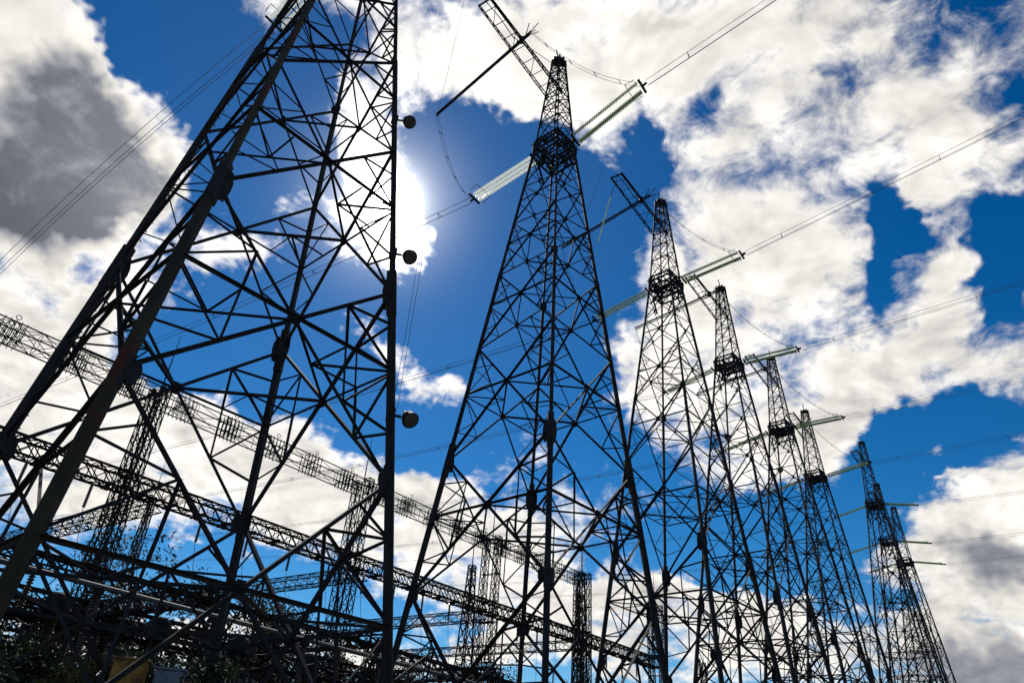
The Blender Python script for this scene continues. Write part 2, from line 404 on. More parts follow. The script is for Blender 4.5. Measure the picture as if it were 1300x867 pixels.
def make_tower():
    root = thing('lattice_tower', (0, 0, 0), 'x', 'pylon', 'lattice towers standing in the row')
    for k in range(4):
        leg = MB(); c0 = -corner(k, 0); c0.z = 0
        zs = [0.0, 16.4, 28.9, WZ, TZ]; ws = [0.26, 0.19, 0.14, 0.10]
        for a, b, w in zip(zs, zs[1:], ws):
            leg.angle(corner(k, a), corner(k, b + 0.15 if b < TZ else b), w, c0, w * 0.26)
            # the angle's second leaf turned the other way: the star-shaped double section of big pylons
            leg.angle(corner(k, a, 0.03), corner(k, b, 0.03), w * 0.8, -c0, w * 0.2)
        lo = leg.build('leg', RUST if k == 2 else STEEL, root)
        for z, h, w in ((16.42, 1.8, 0.34), (9.46, 1.0, 0.31), (28.9, 0.8, 0.2)):
            sp = MB()
            sp.bar(corner(k, z - h / 2, 0.02), corner(k, z + h / 2, 0.02), w, w * 0.86, c0)
            for s in (-1, 1):      # wing gussets lying in the two faces, where the diagonals arrive
                kk = k if s == 1 else k - 1; u = 0.0 if s == 1 else 1.0; e = 0.035 * s
                nrm = face_point(kk, .5, z) - Vector((0, 0, z)); c_ = face_point(kk, u + e, z, 0.02)
                sp.prism(c_ - nrm.normalized() * .02, c_ + nrm.normalized() * .02, [(-h * .32, -w * .3), (-h * .06, -w * .58), (h * .10, -w * .58), (h * .32, -w * .3), (h * .32, w * .3), (h * .08, w * .58), (-h * .08, w * .58), (-h * .32, w * .3)], UP)
            sp.build('splice_plate', STEEL, lo)
        ft = MB(); p = corner(k, 0); ft.box((p.x, p.y, 0.12), 1.1, 1.1, 0.5)
        ft.build('footing', CONC, root)
    # step bolts up the nearest leg
    for k in range(4):
        fc = corner(k, 10) + corner(k + 1, 10); fn = Vector((fc.x, fc.y, 0)).normalized()
        for i, (z1, z2) in enumerate(zip(NODES, NODES[1:])):
            m = MB(); zc = cross_z(z1, z2); w = 0.128 - 0.011 * i; c = face_point(k, .5, zc, 0.0)
            w = max(w, 0.062)
            for u0, u1, o in ((0, 1, 0.04), (1, 0, -0.04)):
                m.angle(face_point(k, u0, z1, o), face_point(k, u1, z2, o), w, fn)
            m.angle(face_point(k, 0, zc, 0.09), face_point(k, 1, zc, 0.09), w * 0.85, fn)
            # node plate at the crossing
            m.bar(face_point(k, .5, zc - 0.2 * (1 + w), .0), face_point(k, .5, zc + 0.2 * (1 + w), .0), 0.03, 0.9 * w + .14, fn)
            # redundant members
            s = 0.075 if i < 2 else 0.055
            if i < 5:
                zt = lambda a, b, t: a + (b - a) * t
                for side in (0, 1):
                    leg_ = lambda z: face_point(k, side, z, 0.0)
                    for z0 in (z1, z2):
                        p5 = leg_(z0).lerp(c, .5)
                        m.angle(p5, leg_(zt(z0, zc, 0.42)), s, fn); m.angle(p5, leg_(zt(z0, zc, 0.97)), s, fn)
                        if i < 2: m.angle(p5, face_point(k, .25 if side == 0 else .75, zc), s, fn)
                        if i == 0: m.angle(leg_(z0).lerp(c, .25), leg_(zt(z0, zc, .42)), s * .9, fn)
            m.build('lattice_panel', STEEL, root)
    # plan bracing: midpoint square with ties to the legs
    for i, (z1, z2) in enumerate(zip(NODES[:5], NODES[1:6])):
        m = MB(); zc = cross_z(z1, z2)
        for k in range(4):
            m.angle(face_point(k, .5, zc), face_point(k + 1, .5, zc), 0.095 if i < 3 else 0.07, UP)
            if i < 3:
                mid = (face_point(k, .5, zc) + face_point(k + 3, .5, zc)) / 2; m.angle(corner(k, zc), mid, 0.07, UP)
                m.angle(face_point(k, .25, zc), face_point(k, .5, zc).lerp(face_point(k + 3, .5, zc), .5), 0.055, UP)
                m.angle(face_point(k + 3, .75, zc), face_point(k, .5, zc).lerp(face_point(k + 3, .5, zc), .5), 0.055, UP)
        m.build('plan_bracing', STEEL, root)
    # waist collar: platform, stiff plates and strain brackets
    m = MB()
    for z in (39.5, 40.1, 40.7, 41.1):
        for k in range(4): m.bar(face_point(k, -.03, z, .05), face_point(k, 1.03, z, .05), 0.13, 0.10, UP)
    for k in range(4):
        for a, b in ((0, 1), (1, 0), (0, .5), (1, .5)):
            m.angle(face_point(k, a, 39.6, .03), face_point(k, b, 41.1, .03), 0.08, UP)
        for u in (.25, .5, .75): m.bar(face_point(k, u, 39.5, .08), face_point(k, u, 41.1, .08), 0.07, 0.05)
        m.bar(face_point(k, .2, 40.0, .0), face_point(k, .2, 40.0, .0) * 0.2 + Vector((0, 0, 32.0)), 0.1, 0.1)
        m.bar(face_point(k, .5, 40.35, -.2), face_point(k, .5, 40.35, .42), 0.3, 0.14)
        m.bar(corner(k, 40.1), corner(k, 40.1) * 1.0 + Vector((0, 0, .8)), 0.24, 0.22, corner(k, 0))
        m.tube([corner(k, 40.6), corner(k, 40.6) * 1.22 - UP * 40.6 * .22 + UP * .1], .05); m.bar(face_point(k, .3, 38.2, .05), face_point(k, .62, 39.4, .1), .12); m.bar(face_point(k, .75, 38.6, .05), face_point(k, .4, 39.9, .1), .09)
    m.build('waist_collar', DARK, root)
    m = MB()
    for z in (40.2,):
        a, b, c, d = [corner(k, z, .05) for k in range(4)]
        for t in [i / 7 for i in range(8)]: m.bar(a.lerp(b, t), d.lerp(c, t), 0.13, 0.03)
    m.build('platform', DARK, root)
    # upper mast
    zz = [41.1, 42.9, 44.5, 45.9, 47.2, 48.4, 49.4, TZ]
    for k in range(4):
        m = MB(); fc = corner(k, 10) + corner(k + 1, 10); fn = Vector((fc.x, fc.y, 0)).normalized()
        for i, (a, b) in enumerate(zip(zz, zz[1:])):
            m.angle(face_point(k, 0, a), face_point(k, 1, b), 0.055, fn); m.angle(face_point(k, 1, a, .02), face_point(k, 0, b, .02), 0.055, fn)
            m.angle(face_point(k, 0, b, .03), face_point(k, 1, b, .03), 0.07, fn)
        m.build('upper_lattice_panel', STEEL, root)
    m = MB(); m.box((0, 0, TZ + .05), 0.84, 0.84, 0.12)
    for k in range(4): m.bar(corner(k, TZ - .5), corner(k, TZ + .05) * 1.0 + Vector((0, 0, .12)), 0.15, 0.13)
    m.tube([(0, 0, TZ), (-.25, -.34, TZ + 1.0)], .05)
    m.build('peak_cap', DARK, root)
    # cantilever arm along the row towards the camera
    arm = MB(); L_, zr = 8.7, 45.75; A = -RD; S = DR
    def ap(t, s, h): return A * (0.5 + t * L_) + S * s * (0.58 - 0.10 * t) + Vector((0, 0, zr - 0.1 * t + h))
    for s in (-1, 1):
        for h in (0, 0.42): arm.angle(ap(-.03, s, h), ap(1, s, h * 0.55), 0.085 if s > 0 else 0.06, UP)
        n = 13
        for i in range(n):
            a, b = i / n, (i + 1) / n; ha = .42 * (1 - .45 * a); hb = .42 * (1 - .45 * b)
            arm.angle(ap(a, s, 0 if i % 2 else ha), ap(b, s, hb if i % 2 else 0), 0.045, S)
            arm.angle(ap(b, s, 0), ap(b, s, hb), 0.05, S)
    for i in range(8):
        a, b = i / 7.5, min(1, (i + 1) / 7.5)
        arm.angle(ap(b, -1, 0), ap(b, 1, 0), 0.06, UP)
        if i % 2 == 0: arm.angle(ap(a, -1, 0), ap(b, 1, 0), 0.045, UP)
    ao = arm.build('crossarm', STEEL, root)
    tie = MB(); tie.tube([ap(0.62, 0, .4), Vector((0, 0, 49.4)) + A * .2], 0.022); tie.tube([ap(1, 0, .3), ap(.8, 0, .55), ap(.6, 0, .38)], 0.03)
    tie.bar(ap(1.0, -1.05, .05), ap(1.0, 1.05, .05), 0.08)
    tie.build('arm_fitting', DARK, ao)
    # ladder up the left-hand leg
    m = MB(); z = 2.6
    k = 1
    while z < 39:
        p = corner(k, z); o = Vector((p.x, p.y, 0)).normalized(); sd = o.cross(UP)
        m.bar(p + sd * .1, p + sd * .36, 0.03, 0.03); z += 0.45
    m.build('step_bolts', STEEL, root)
    return root
def lamp_on(root, k, z, yaw, reach=0.75, cable=True):
    p = corner(k, z); d = Vector((math.cos(yaw), math.sin(yaw), -0.18)).normalized()
    m = MB(); m.tube([p, p + d * reach], 0.05); m.bar(p - Vector((0, 0, .25)), p + Vector((0, 0, .25)), .2, .2)
    b = m.build('lamp_bracket', DARK, root)
    q = p + d * (reach + 0.28); ax = (d * 0.5 + Vector((0.1, -0.5, -0.75))).normalized()
    h = MB(); h.lathe([(-.16, .06), (-.05, .09), (0, .12), (.05, .18), (.16, .235), (.33, .26), (.37, .285), (.41, .27)], q - ax * .25, q + ax, 14); h.build('lamp_housing', DARK, b, True)
    l = MB(); l.lathe([(.0, .245), (.02, .235)], q + ax * .165, q + ax * 2, 14); l.build('lamp_lens', LENS, b)
tower0 = make_tower()
TL = ['huge nearest lattice pylon filling the left side, with three round floodlights', 'tall pylon in the middle of the picture with white insulators both sides of its waist',
 'third pylon in the row, with one round floodlight, right of the big middle pylon', 'fourth pylon in the row, seen behind the legs of the third', 'fifth pylon in the row, its peak just below a pale green insulator',
 'sixth pylon in the row, slim with a short pale insulator at its waist', 'tall distant pylon with its dark narrow peak against the blue gap in the clouds',
 'distant pylon squeezed just before the last pylon at the right end', 'last pylon at the far right end of the row']
towers = []
for i, (x, y) in enumerate(ROW):
    t = tower0 if i == 0 else copy_tree(tower0)
    t.location = (x, y, 0); t.scale = (1, 1, HS[i])
    if i > 5: t.scale = (1.12, 1.12, HS[i])
    t['label'] = TL[i]; towers.append(t)
    if i:
        for c in t.children:
            if c.name.startswith('leg') and c.data.materials[0] == RUST: c.material_slots[0].link = 'OBJECT'; c.material_slots[0].material = STEEL
    if i > 2: t.rotation_euler = (0, 0, R(random.uniform(-.8, .8)))
for z in (25.3, 18.2, 11.7): lamp_on(towers[0], 3, z, R(-4), .34)
lamp_on(towers[2], 3, 26.5, R(10), .5); lamp_on(towers[3], 3, 29.5, R(-10), .5); lamp_on(towers[2], 0, 12.5, R(170), .5)
# thin supply cable hanging between the floodlights
def topl(mb, name, m, label, cat, group=None, smooth=False): return tag(mb.build(name, m, None, smooth), label, cat, group)
bx, by = -9.18, 20.61
cb = MB(); pts = []
x0 = bx + corner(3, 18.2).x + .95; y0 = by + corner(3, 18.2).y
root = thing('lamp_cable', (x0, y0, 17.9), 'two thin cables hanging straight down between the two lower floodlights', 'cable')
for e in (0, .16):
    m = MB(); m.tube([Vector((e, 0, 0)), Vector((e * .8, .1, -3)), Vector((e, 0, -6.1 + e))], 0.009, 5); m.build('strand', WIRE, root)

# ------------------------------------------------------------ tension insulators
def make_insulator(L_=5.4, m=GLASS, offs=((-.34, 0), (0, 0), (.34, 0))):
    root = thing('tension_insulator', (0, 0, 0), 'x', 'insulator', 'tension insulator strings at the tower waists')
    prof = []; n = int((L_ - .5) / 0.14); x = 0.25
    for i in range(n):
        prof += [(x, .05), (x + .015, .135), (x + .06, .15), (x + .10, .09), (x + .135, .05)]; x += 0.14
    s0 = MB().lathe(prof, (0, 0, 0), (1, 0, 0), 12)
    cp = MB()
    for j in range(n): cp.lathe([(0, .050), (.04, .066), (.045, .050)], (.25 + j * .14 + .09, 0, 0), (9, 0, 0), 7)
    first = None; fcap = None
    for oy, oz in offs:
        if first is None: o = first = s0.build('disc_string', m, root, False)
        else: o = first.copy(); COL.objects.link(o); o.parent = root
        o.location = (0, oy, oz)
        if m == GLASS: continue
        if fcap is None: c_ = fcap = cp.build('metal_caps', DARK, o)
        else: c_ = fcap.copy(); COL.objects.link(c_); c_.parent = o
        c_['kind'] = 'stuff'
    for xx in (0.12, L_ - .08):
        y = MB(); y.bar((xx, -.62, 0), (xx, .62, 0), .16, .05, (1, 0, 0)); y.bar((xx - .12 if xx < 1 else xx, 0, 0), (xx if xx < 1 else xx + .35, 0, 0), .22, .05)
        y.build('yoke_plate', DARK, root)
    gr = MB()
    gr.tube([(L_ - .3, -.75, .1), (L_ - .9, -.78, .25), (L_ - .9, .78, .25), (L_ - .3, .75, .1)], .025)
    gr.build('grading_ring', DARK, root)
    return root
ins_pale = make_insulator(5.4, GLASS); ins_green = make_insulator(5.4, GREENGLASS, ((-.46, 0), (.26, .0), (.48, .12)))
ins_thin = make_insulator(5.4, GREENGLASS, ((-.22, 0), (.22, 0)))
used = set()
def place_ins(src, a, b, label):
    a = Vector(a); b = Vector(b); d = (b - a)
    o = src if id(src) not in used else copy_tree(src); used.add(id(src))
    o.location = a; z = Vector((0, 0, 1)); x = d.normalized(); y = z.cross(x).normalized(); zz = x.cross(y)
    o.rotation_euler = Matrix((x, y, zz)).transposed().to_euler()
    o.scale = (d.length / 5.45, 1, 1); o['label'] = label
    return o
def wire_bundle(pts_fn, t0, t1, n, off, label, group, r=0.022, spacer=12.0, name='conductor_bundle', side=DR):
    root = thing(name, pts_fn(t0), label, 'power line', group); o0 = pts_fn(t0)
    sd = side.cross(UP).normalized()
    tri = [sd * off, sd * -off, Vector((0, 0, -off * 1.3))] if off else [Vector((0, 0, 0))]
    for e in tri:
        m = MB(); m.tube([pts_fn(t0 + (t1 - t0) * i / n) - o0 + e for i in range(n + 1)], r, 5); m.build('wire', WIRE, root)
    if off and spacer:
        t = t0 + 3.0
        while t < min(t1, t0 + 60):
            c = pts_fn(t) - o0; m = MB()
            for a in range(3): m.bar(c + tri[a], c + tri[(a + 1) % 3], .028)
            m.build('spacer', DARK, root); t += spacer
    return root
RI = {0: (41.2, .26), 1: (41.2, .26), 2: (39.5, .20), 3: (38.8, .06), 4: (38.9, .02), 5: (39.7, .03)}
NM = ['nearest pylon', 'middle pylon', 'third pylon', 'fourth pylon', 'fifth pylon', 'sixth pylon', 'tall distant pylon', 'second to last pylon', 'last pylon']
for i, (x, y) in enumerate(ROW):
    P = Vector((x, y, 0)); k = HS[i]; fw_ = 1.55
    zw = WZ * k - .2
    if i < 6: ze, sl_ = RI[i]; ze += EYE
    else: ze, sl_ = zw - 1.0, (0.0, 0.01, 0.02)[i - 6]
    a = P + DR * fw_ + UP * zw; b = P + DR * 6.95 + UP * ze
    place_ins(ins_green, a, b, 'string of glass insulator discs pulling right from the waist of the ' + NM[i])
    fn = (lambda P, ze, sl_: (lambda t: P + DR * t + UP * (ze + sl_ * (t - 6.95) + 0.00022 * (t - 6.95) ** 2)))(P, ze, sl_)
    wire_bundle(fn, 7.2, 230, 46, .24 if i < 4 else .3, 'bundle of thin wires running right and overhead from the ' + NM[i], 'line conductors leaving to the right', 0.016)
    # left side
    if i == 0: a = P - DR * 2.6 + UP * 38.3; b = P - DR * 6.3 + UP * 36.1
    else: a = P - DR * fw_ + UP * zw; b = P - DR * 7.1 + UP * (zw - 1.3)
    place_ins(ins_pale if i < 2 else ins_thin, a, b, 'string of glass insulator discs pulling left from the waist of the ' + NM[i])
    if i == 0: fn = lambda t: Vector((-9.18, 20.61, 0)) - DR * t + UP * (36.1 - 0.10 * (t - 6.3) - 0.0062 * (t - 6.3) ** 2)
    else: fn = (lambda P, z0: (lambda t: P - DR * t + UP * (z0 - 0.015 * (t - 7.1) + 0.0004 * (t - 7.1) ** 2)))(P, zw - 1.3)
    wire_bundle(fn, 6.5 if i == 0 else 7.3, 42 if i == 0 else 160, 40, .30 if i == 0 else .24, 'bundle of thin wires running left over the switchyard from the ' + NM[i], 'line conductors leaving to the left', 0.016 if i == 0 else .02, 0 if i == 0 else 14)
# a conductor of the tower standing behind the photographer's left, crossing the corner
fn = lambda t: Vector((-20.4, 5.8, 0)) - DR * t + UP * (37.0 - 0.12 * (t - 6.3) - 0.005 * (t - 6.3) ** 2)
wire_bundle(fn, 4, 40, 30, .3, 'faint wires crossing the grey cloud in the upper left corner', 'line conductors leaving to the left', .016)
# rigid jumper rods under the arms and the slack jumpers
def curve(a, b, sag, n=14):
    a = Vector(a); b = Vector(b); return [a.lerp(b, i / n) - UP * (4 * sag * (i / n) * (1 - i / n)) for i in range(n + 1)]
for i, (x, y) in enumerate(ROW):
    if i == 0 or i > 5: continue
    P = Vector((x, y, 0)); o = Vector((x - 1.97, y - 35.55, 0))
    r0 = Vector((-0.35, 30.1, 45.75)) + o; r1 = Vector((-7.1, 37.6, 45.6)) + o
    root = thing('jumper_rod', r0, 'long dark rod slung across the arm of the ' + NM[i], 'jumper', 'jumper rods slung under the arms'); d = r1 - r0
    m = MB(); m.tube([Vector((0, 0, 0)), d], .085, 8); m.tube([Vector((0, 0, -.24)), d - UP * .24], .05, 6); m.build('rod', DARK, root)
    m = MB(); dn = d.normalized(); e = dn.cross(UP)
    for s in (-1, 1): m.tube([dn * .5, dn * -.3 + e * .45 * s + UP * .2], .03); m.tube([dn * .2, dn * -.6 + e * .1 * s + UP * .5 * s], .03)
    m.box(dn * .9, .3, .3, .5); m.build('end_fitting', DARK, root)
    m = MB(); m.tube([dn * 1.3, dn * 1.3 + UP * .3], .06); m.tube([dn * 2.1, dn * 2.1 + UP * .3], .06); m.build('hanger', DARK, root)
    lend = P - DR * 7.1 + UP * (WZ - 1.5); rend = P + DR * 6.95 + UP * (RI[i][0] + EYE)
    for nm, a, b, s, lab in (('jumper_wire', r1, lend, 1.6, 'slack thin wire looping down from the rod to the left insulator of the '), ('jumper_wire', r0, rend, 1.3, 'slack thin wire looping from the rod over to the right insulator of the ')):
        rt = thing(nm, a, lab + NM[i], 'wire', 'slack jumper wires')
        for e2 in (-.2, .2):
            m = MB(); m.tube([q - Vector(a) + RD * e2 for q in curve(a, b, s)], .014, 5); m.build('strand', WIRE, rt)
        for q in curve(a, b, s)[2:-1:3]: m = MB(); m.bar(q - Vector(a) - RD * .22, q - Vector(a) + RD * .22, .035); m.build('spacer', DARK, rt)
    a = P - RD * 10.6 + UP * 45.6 - DR * .4
    m = MB(); m.tube(curve(a, r1 + UP * .05, 1.5), .012, 5); topl(m, 'earth_wire', WIRE, 'thin slack wire from the arm tip down to the rod of the ' + NM[i], 'wire', 'slack earth wires at the arms')
    # slim pale rod insulator hanging at the left of the waist
    a = P - RD * 7.0 + UP * 45.3
    if i == 2:
        s0 = MB(); s0.lathe([(j * .1, .07 if j % 2 else .04) for j in range(46)], Vector((0, 0, 0)), Vector((-.22, .2, -1)), 8)
        so_ = s0.build('rod_insulator', GREENGLASS); so_.location = a + Vector((-1.45, .3, 0)); hw = MB(); hw.tube([(0, 0, 0), Vector((x + 0, y, 0)) * 0 + (P - RD * 9.0 + UP * 45.7 - so_.location)], .03, 5); hw.build('hanger_wire', WIRE, so_); tag(so_, 'slim pale insulator hanging from the arm of the third pylon', 'insulator')

# ------------------------------------------------------------ gantries of the switchyard
GP = [Vector(p + (0,)) for p in ((-54.6, 17.4), (-40.7, 33.7), (-26.7, 50.0), (-13.15, 66.2), (-0.45, 80.9), (11.3, 93.4), (23.5, 107.5))]
def mast(m, z0, z1, w0, w1, th, step=1.7, ax=RD, ay=DR):
    def c(k, z):
        t = (z - z0) / (z1 - z0); w = (w0 + (w1 - w0) * t) / 2; sx, sy = ((1, 1), (-1, 1), (-1, -1), (1, -1))[k % 4]
        return ax * sx * w + ay * sy * w + UP * z
    for k in range(4): m.angle(c(k, z0), c(k, z1), th, -c(k, 0))
    z = z0; i = 0
    while z < z1 - .3:
        zn = min(z1, z + step)
        for k in range(4):
            m.angle(c(k, z), c(k + 1, zn), th * .55); m.angle(c(k + 1, z), c(k, zn), th * .55)
            m.angle(c(k, zn), c(k + 1, zn), th * .55)
        z = zn
    return c
def truss(m, a, b, w, h, th, bays, x=True, side=None):
    a = Vector(a); b = Vector(b); ax = (b - a).normalized(); s = ax.cross(UP).normalized()
    def c(t, i): 
        sx, sz = ((-1, 0), (1, 0), (1, 1), (-1, 1))[i % 4]; return a.lerp(b, t) + s * sx * w / 2 + UP * sz * h
    for i in range(4): m.angle(c(0, i), c(1, i), th, s)
    for j in range(bays):
        t0, t1 = j / bays, (j + 1) / bays
        for i in range(4):
            m.angle(c(t0, i if j % 2 else i + 1), c(t1, i + 1 if j % 2 else i), th * .5, s)
            if x: m.angle(c(t0, i + 1 if j % 2 else i), c(t1, i if j % 2 else i + 1), th * .5, s)
            m.angle(c(t1, i), c(t1, i + 1), th * .5, s)
# columns
c0 = None
for i, p in enumerate(GP):
    if c0 is None:
        c0 = thing('gantry_column', p, 'x', 'gantry column', 'lattice columns of the gantry row')
        for s in (-1, 1):
            m = MB(); mast(m, 0, 26.6, .85, .6, .095, 1.25)
            o = m.build('mast', GANTRY, c0); o.rotation_euler = (0, 0, 0)
            o.location = DR * s * .8
        m = MB()
        for z in (4.5, 9, 13.5, 17.4, 19.6, 22.5, 26.0): m.angle(DR * -1.2 + UP * z, DR * 1.2 + UP * z, .10); m.angle(DR * -1.2 + UP * z + RD * .4, DR * 1.2 + UP * z + RD * .4, .08)
        m.build('tie_beam', GANTRY, c0)
        m = MB(); m.box((0, 0, .15), 4.4, 4.4, .3); m.build('footing', CONC, c0)
        m = MB(); m.tube([UP * 26.4, UP * 31.5], [.07, .02]); m.build('lightning_rod', DARK, c0)
        c = c0
    else: c = copy_tree(c0)
    c.location = p
    c['label'] = ['brown lattice gantry column, hidden farthest left', 'lattice gantry column at the left edge behind the nearest pylon leg', 'twin lattice gantry column between the two left legs of the nearest pylon',
      'twin lattice gantry column behind the gap of the nearest pylon, left of its right leg', 'thin lattice gantry column behind the left half of the middle pylon', 'blurred lattice gantry column behind the right half of the middle pylon',
      'far gantry column behind the third pylon', 'farthest gantry column low behind the fifth pylon'][i]
# spans: upper open quad-chord beam, lower dense truss beam
place = ['left of the picture edge', 'left of the nearest pylon', 'inside the left half of the nearest pylon', 'inside the right half of the nearest pylon', 'behind the left leg of the middle pylon', 'right of the middle pylon', 'behind the third and fourth pylons']
for i in range(len(GP) - 1):
    a, b = GP[i], GP[i + 1]; Ls = (b - a).length
    if i < 5: root = thing('gantry_beam', a + UP * 25.2, 'open upper gantry beam of four thin chords with clusters of fittings, ' + place[i], 'gantry beam', 'upper beams of the gantry row')
    ax = (b - a).normalized(); s = ax.cross(UP)
    if i < 5: m = MB(); truss(m, Vector((0, 0, 0)), b - a, 1.3, 1.25, .075, 7 if i > 1 else 12, i <= 1); m.build('chord_lattice', GANTRY, root)
    for j in range(5 if i < 5 else 0):
        m = MB(); c = (b - a) * ((j + .5) / 5)
        for e in (-.7, -.35, 0, .35, .7):
            for q in (-.55, .0, .55):
                m.bar(c + ax * e + s * q - UP * .25, c + ax * e + s * q + UP * 1.45, .05)
            m.bar(c + ax * e - s * .75 + UP * random.uniform(.1, 1.2), c + ax * e + s * .75 + UP * random.uniform(.1, 1.2), .06)
        for q in (-.6, .6): m.ring(c + s * q + UP * 1.62, .17, .03, s, 10)
        m.build('fitting_cluster', DARK, root)
    root = thing('gantry_beam', a + UP * 18.3, 'dense brown lower lattice beam of the gantry, ' + place[i], 'gantry beam', 'lower beams of the gantry row')
    m = MB(); truss(m, Vector((0, 0, 0)), b - a, 1.3, 1.2, .135, 17); m.build('chord_lattice', GANTRY, root)
    m = MB()
    for j in range(9): c = (b - a) * ((j + .5) / 9); m.bar(c - s * .9 + UP * .02, c + s * .9 + UP * .02, .2, .12); m.bar(c - UP * .3, c + UP * .1, .3)
    m.build('bracket', GANTRY, root)
for i, (st, ln) in enumerate(((GP[1], 34), (GP[2] + RD * 2.4, 36), (GP[3] + RD * 1.6, 36), (GP[4], 36), (GP[5], 36))):
    root = thing('transverse_beam', st + UP * 17.6, 'lattice beam running back from the gantry row ' + ['near the left picture edge', 'between the left legs of the nearest pylon', 'in the right half of the nearest pylon', 'behind the middle pylon', 'right of the middle pylon', 'behind the third pylon'][i], 'gantry beam', 'transverse beams of the gantry')
    m = MB(); truss(m, DR * .5, -DR * ln, 1.1, 1.0, .11, 22); m.build('chord_lattice', GANTRY, root)
    m = MB(); mast(m, 0, 18.6, 1.3, .8, .13, 1.6)
    o = m.build('gantry_leg', GANTRY, root); o.location = -DR * ln - UP * 17.6
# low secondary portals, busbars and equipment rows; t along the row, s to the left of the tower row
T1 = Vector((-9.18, 20.61, 0))
def fld(t, s, z=0.0): return T1 + RD * t - DR * s + UP * z
def stack(m, base, h, r=.16, n=None, ax=UP, seg=10):
    n = n or int(h / .11); prof = []
    for j in range(n):
        x = j * h / n; prof += [(x, r * .55), (x + h / n * .3, r), (x + h / n * .55, r * .95), (x + h / n * .7, r * .55)]
    m.lathe(prof, base, Vector(base) + Vector(ax), seg)
def frame_legs(m, w, d, h, th=.09):
    for sx in (-1, 1):
        for sy in (-1, 1): m.angle((sx * w / 2, sy * d / 2, 0), (sx * w / 2, sy * d / 2, h), th)
    z = 0
    while z < h - .3:
        zn = min(h, z + 1.1)
        for sy in (-1, 1): m.angle((-w / 2, sy * d / 2, z), (w / 2, sy * d / 2, zn), th * .6); m.angle((w / 2, sy * d / 2, z), (-w / 2, sy * d / 2, zn), th * .6)
        for sx in (-1, 1): m.angle((sx * w / 2, -d / 2, z), (sx * w / 2, d / 2, zn), th * .6)
        z = zn
def make_disconnector():
    r = thing('disconnect_switch', (0, 0, 0), 'three-post disconnect switch with long blade on a lattice frame', 'disconnect switch', 'disconnect switches in rows')
    m = MB()
    for y in (-2.2, 2.2):
        n = MB(); frame_legs(n, .7, .7, 3.6); m.add([(v[0], v[1] + y, v[2]) for v in n.v], n.f)
    for x in (-.3, .3): m.angle((x, -2.9, 3.7), (x, 2.9, 3.7), .18)
    m.build('support_frame', GANTRY, r)
    for y in (-2.5, 0, 2.5):
        m = MB(); stack(m, (0, y, 3.8), 3.1, .17); m.build('post_insulator', PORC, r)
    m = MB(); m.tube([(0, -2.5, 7.0), (0, 0, 7.12), (0, 1.5, 7.9)], .06); m.tube([(0, 2.5, 7.0), (0, 1.9, 7.3)], .08)
    for y in (-2.5, 0, 2.5): m.box((0, y, 6.98), .4, .4, .14)
    m.ring((0, 2.5, 7.15), .4, .035); m.ring((0, -2.5, 7.15), .4, .035)
    m.build('blade', DARK, r); return r
def make_transformer():
    r = thing('current_transformer', (0, 0, 0), 'instrument transformer with oval head on a ribbed porcelain column', 'instrument transformer', 'instrument transformers in a row')
    m = MB(); frame_legs(m, .8, .8, 2.6); m.box((0, 0, 2.7), 1, 1, .16); m.box((0, 0, 3.05), .8, .8, .55); m.build('pedestal', GANTRY, r)
    m = MB(); m.lathe([(j * .06, (.34 - .0022 * j) * (1 if j % 2 else .78)) for j in range(58)], (0, 0, 3.3), (0, 0, 9), 12); m.build('porcelain_column', PORC, r)
    m = MB(); m.lathe([(0, .3), (.1, .5), (.5, .56), (.85, .5), (1.05, .3), (1.1, .05)], (0, 0, 6.75), (0, 0, 9), 14); m.tube([(-.9, 0, 7.2), (.9, 0, 7.2)], .05); m.build('head', DARK, r, True); return r
def make_breaker():
    r = thing('circuit_breaker', (0, 0, 0), 'live-tank breaker with two horizontal chambers on a post', 'circuit breaker', 'circuit breakers in a row')
    m = MB(); frame_legs(m, 1, 1, 2.3); m.box((0, 0, 2.4), 1.1, 1.1, .14); m.build('pedestal', GANTRY, r)
    m = MB(); m.box((.0, -.75, 1.5), .8, .5, 1.1); m.build('control_box', BLUEGREY, r)
    m = MB(); stack(m, (0, 0, 2.5), 3.9, .22); m.build('post_insulator', GREYPORC, r)
    m = MB(); m.box((0, 0, 6.6), .6, .6, .5); m.build('gear_case', DARK, r)
    for s in (-1, 1):
        m = MB(); stack(m, (0, s * .3, 6.7), 1.9, .2, ax=Vector((0, s, .28)).normalized()); o = m.build('chamber', GREYPORC, r)
        m = MB(); m.ring((0, s * 2.15, 7.2), .34, .035, (0, 1, 0)); m.box((0, s * 2.15, 7.2), .3, .18, .3); m.build('terminal', DARK, o)
    return r
def make_post():
    r = thing('bus_support', (0, 0, 0), 'slender ribbed post insulator on a lattice pedestal', 'bus support', 'bus supports in a row')
    m = MB(); frame_legs(m, .5, .5, 3.9, .08); m.box((0, 0, 4.0), .6, .6, .1); m.build('pedestal', GANTRY, r)
    m = MB(); stack(m, (0, 0, 4.05), 3.2, .15); m.build('post_insulator', PORC, r)
    m = MB(); m.ring((0, 0, 7.2), .38, .035); m.box((0, 0, 7.32), .3, .3, .2); m.build('cap_fitting', DARK, r); return r
rowz = R(90) - math.atan2(DR.y, DR.x)
ang = math.atan2(RD.y, RD.x)
def row(src, s, t0, t1, step, rot=0.0, jit=.12, skip=0.0):
    t = t0; first = True
    while t < t1:
        if random.random() >= skip:
            o = src if first else copy_tree(src); first = False
            o.location = fld(t + random.uniform(-jit, jit), s); o.rotation_euler = (0, 0, ang + rot + random.uniform(-.01, .01))
        t += step
row(make_disconnector(), 19.0, -9, 62, 5.4, 0)
row(make_transformer(), 14.5, -10, 64, 4.7)
row(make_breaker(), 24.5, -10, 60, 5.6, 0)
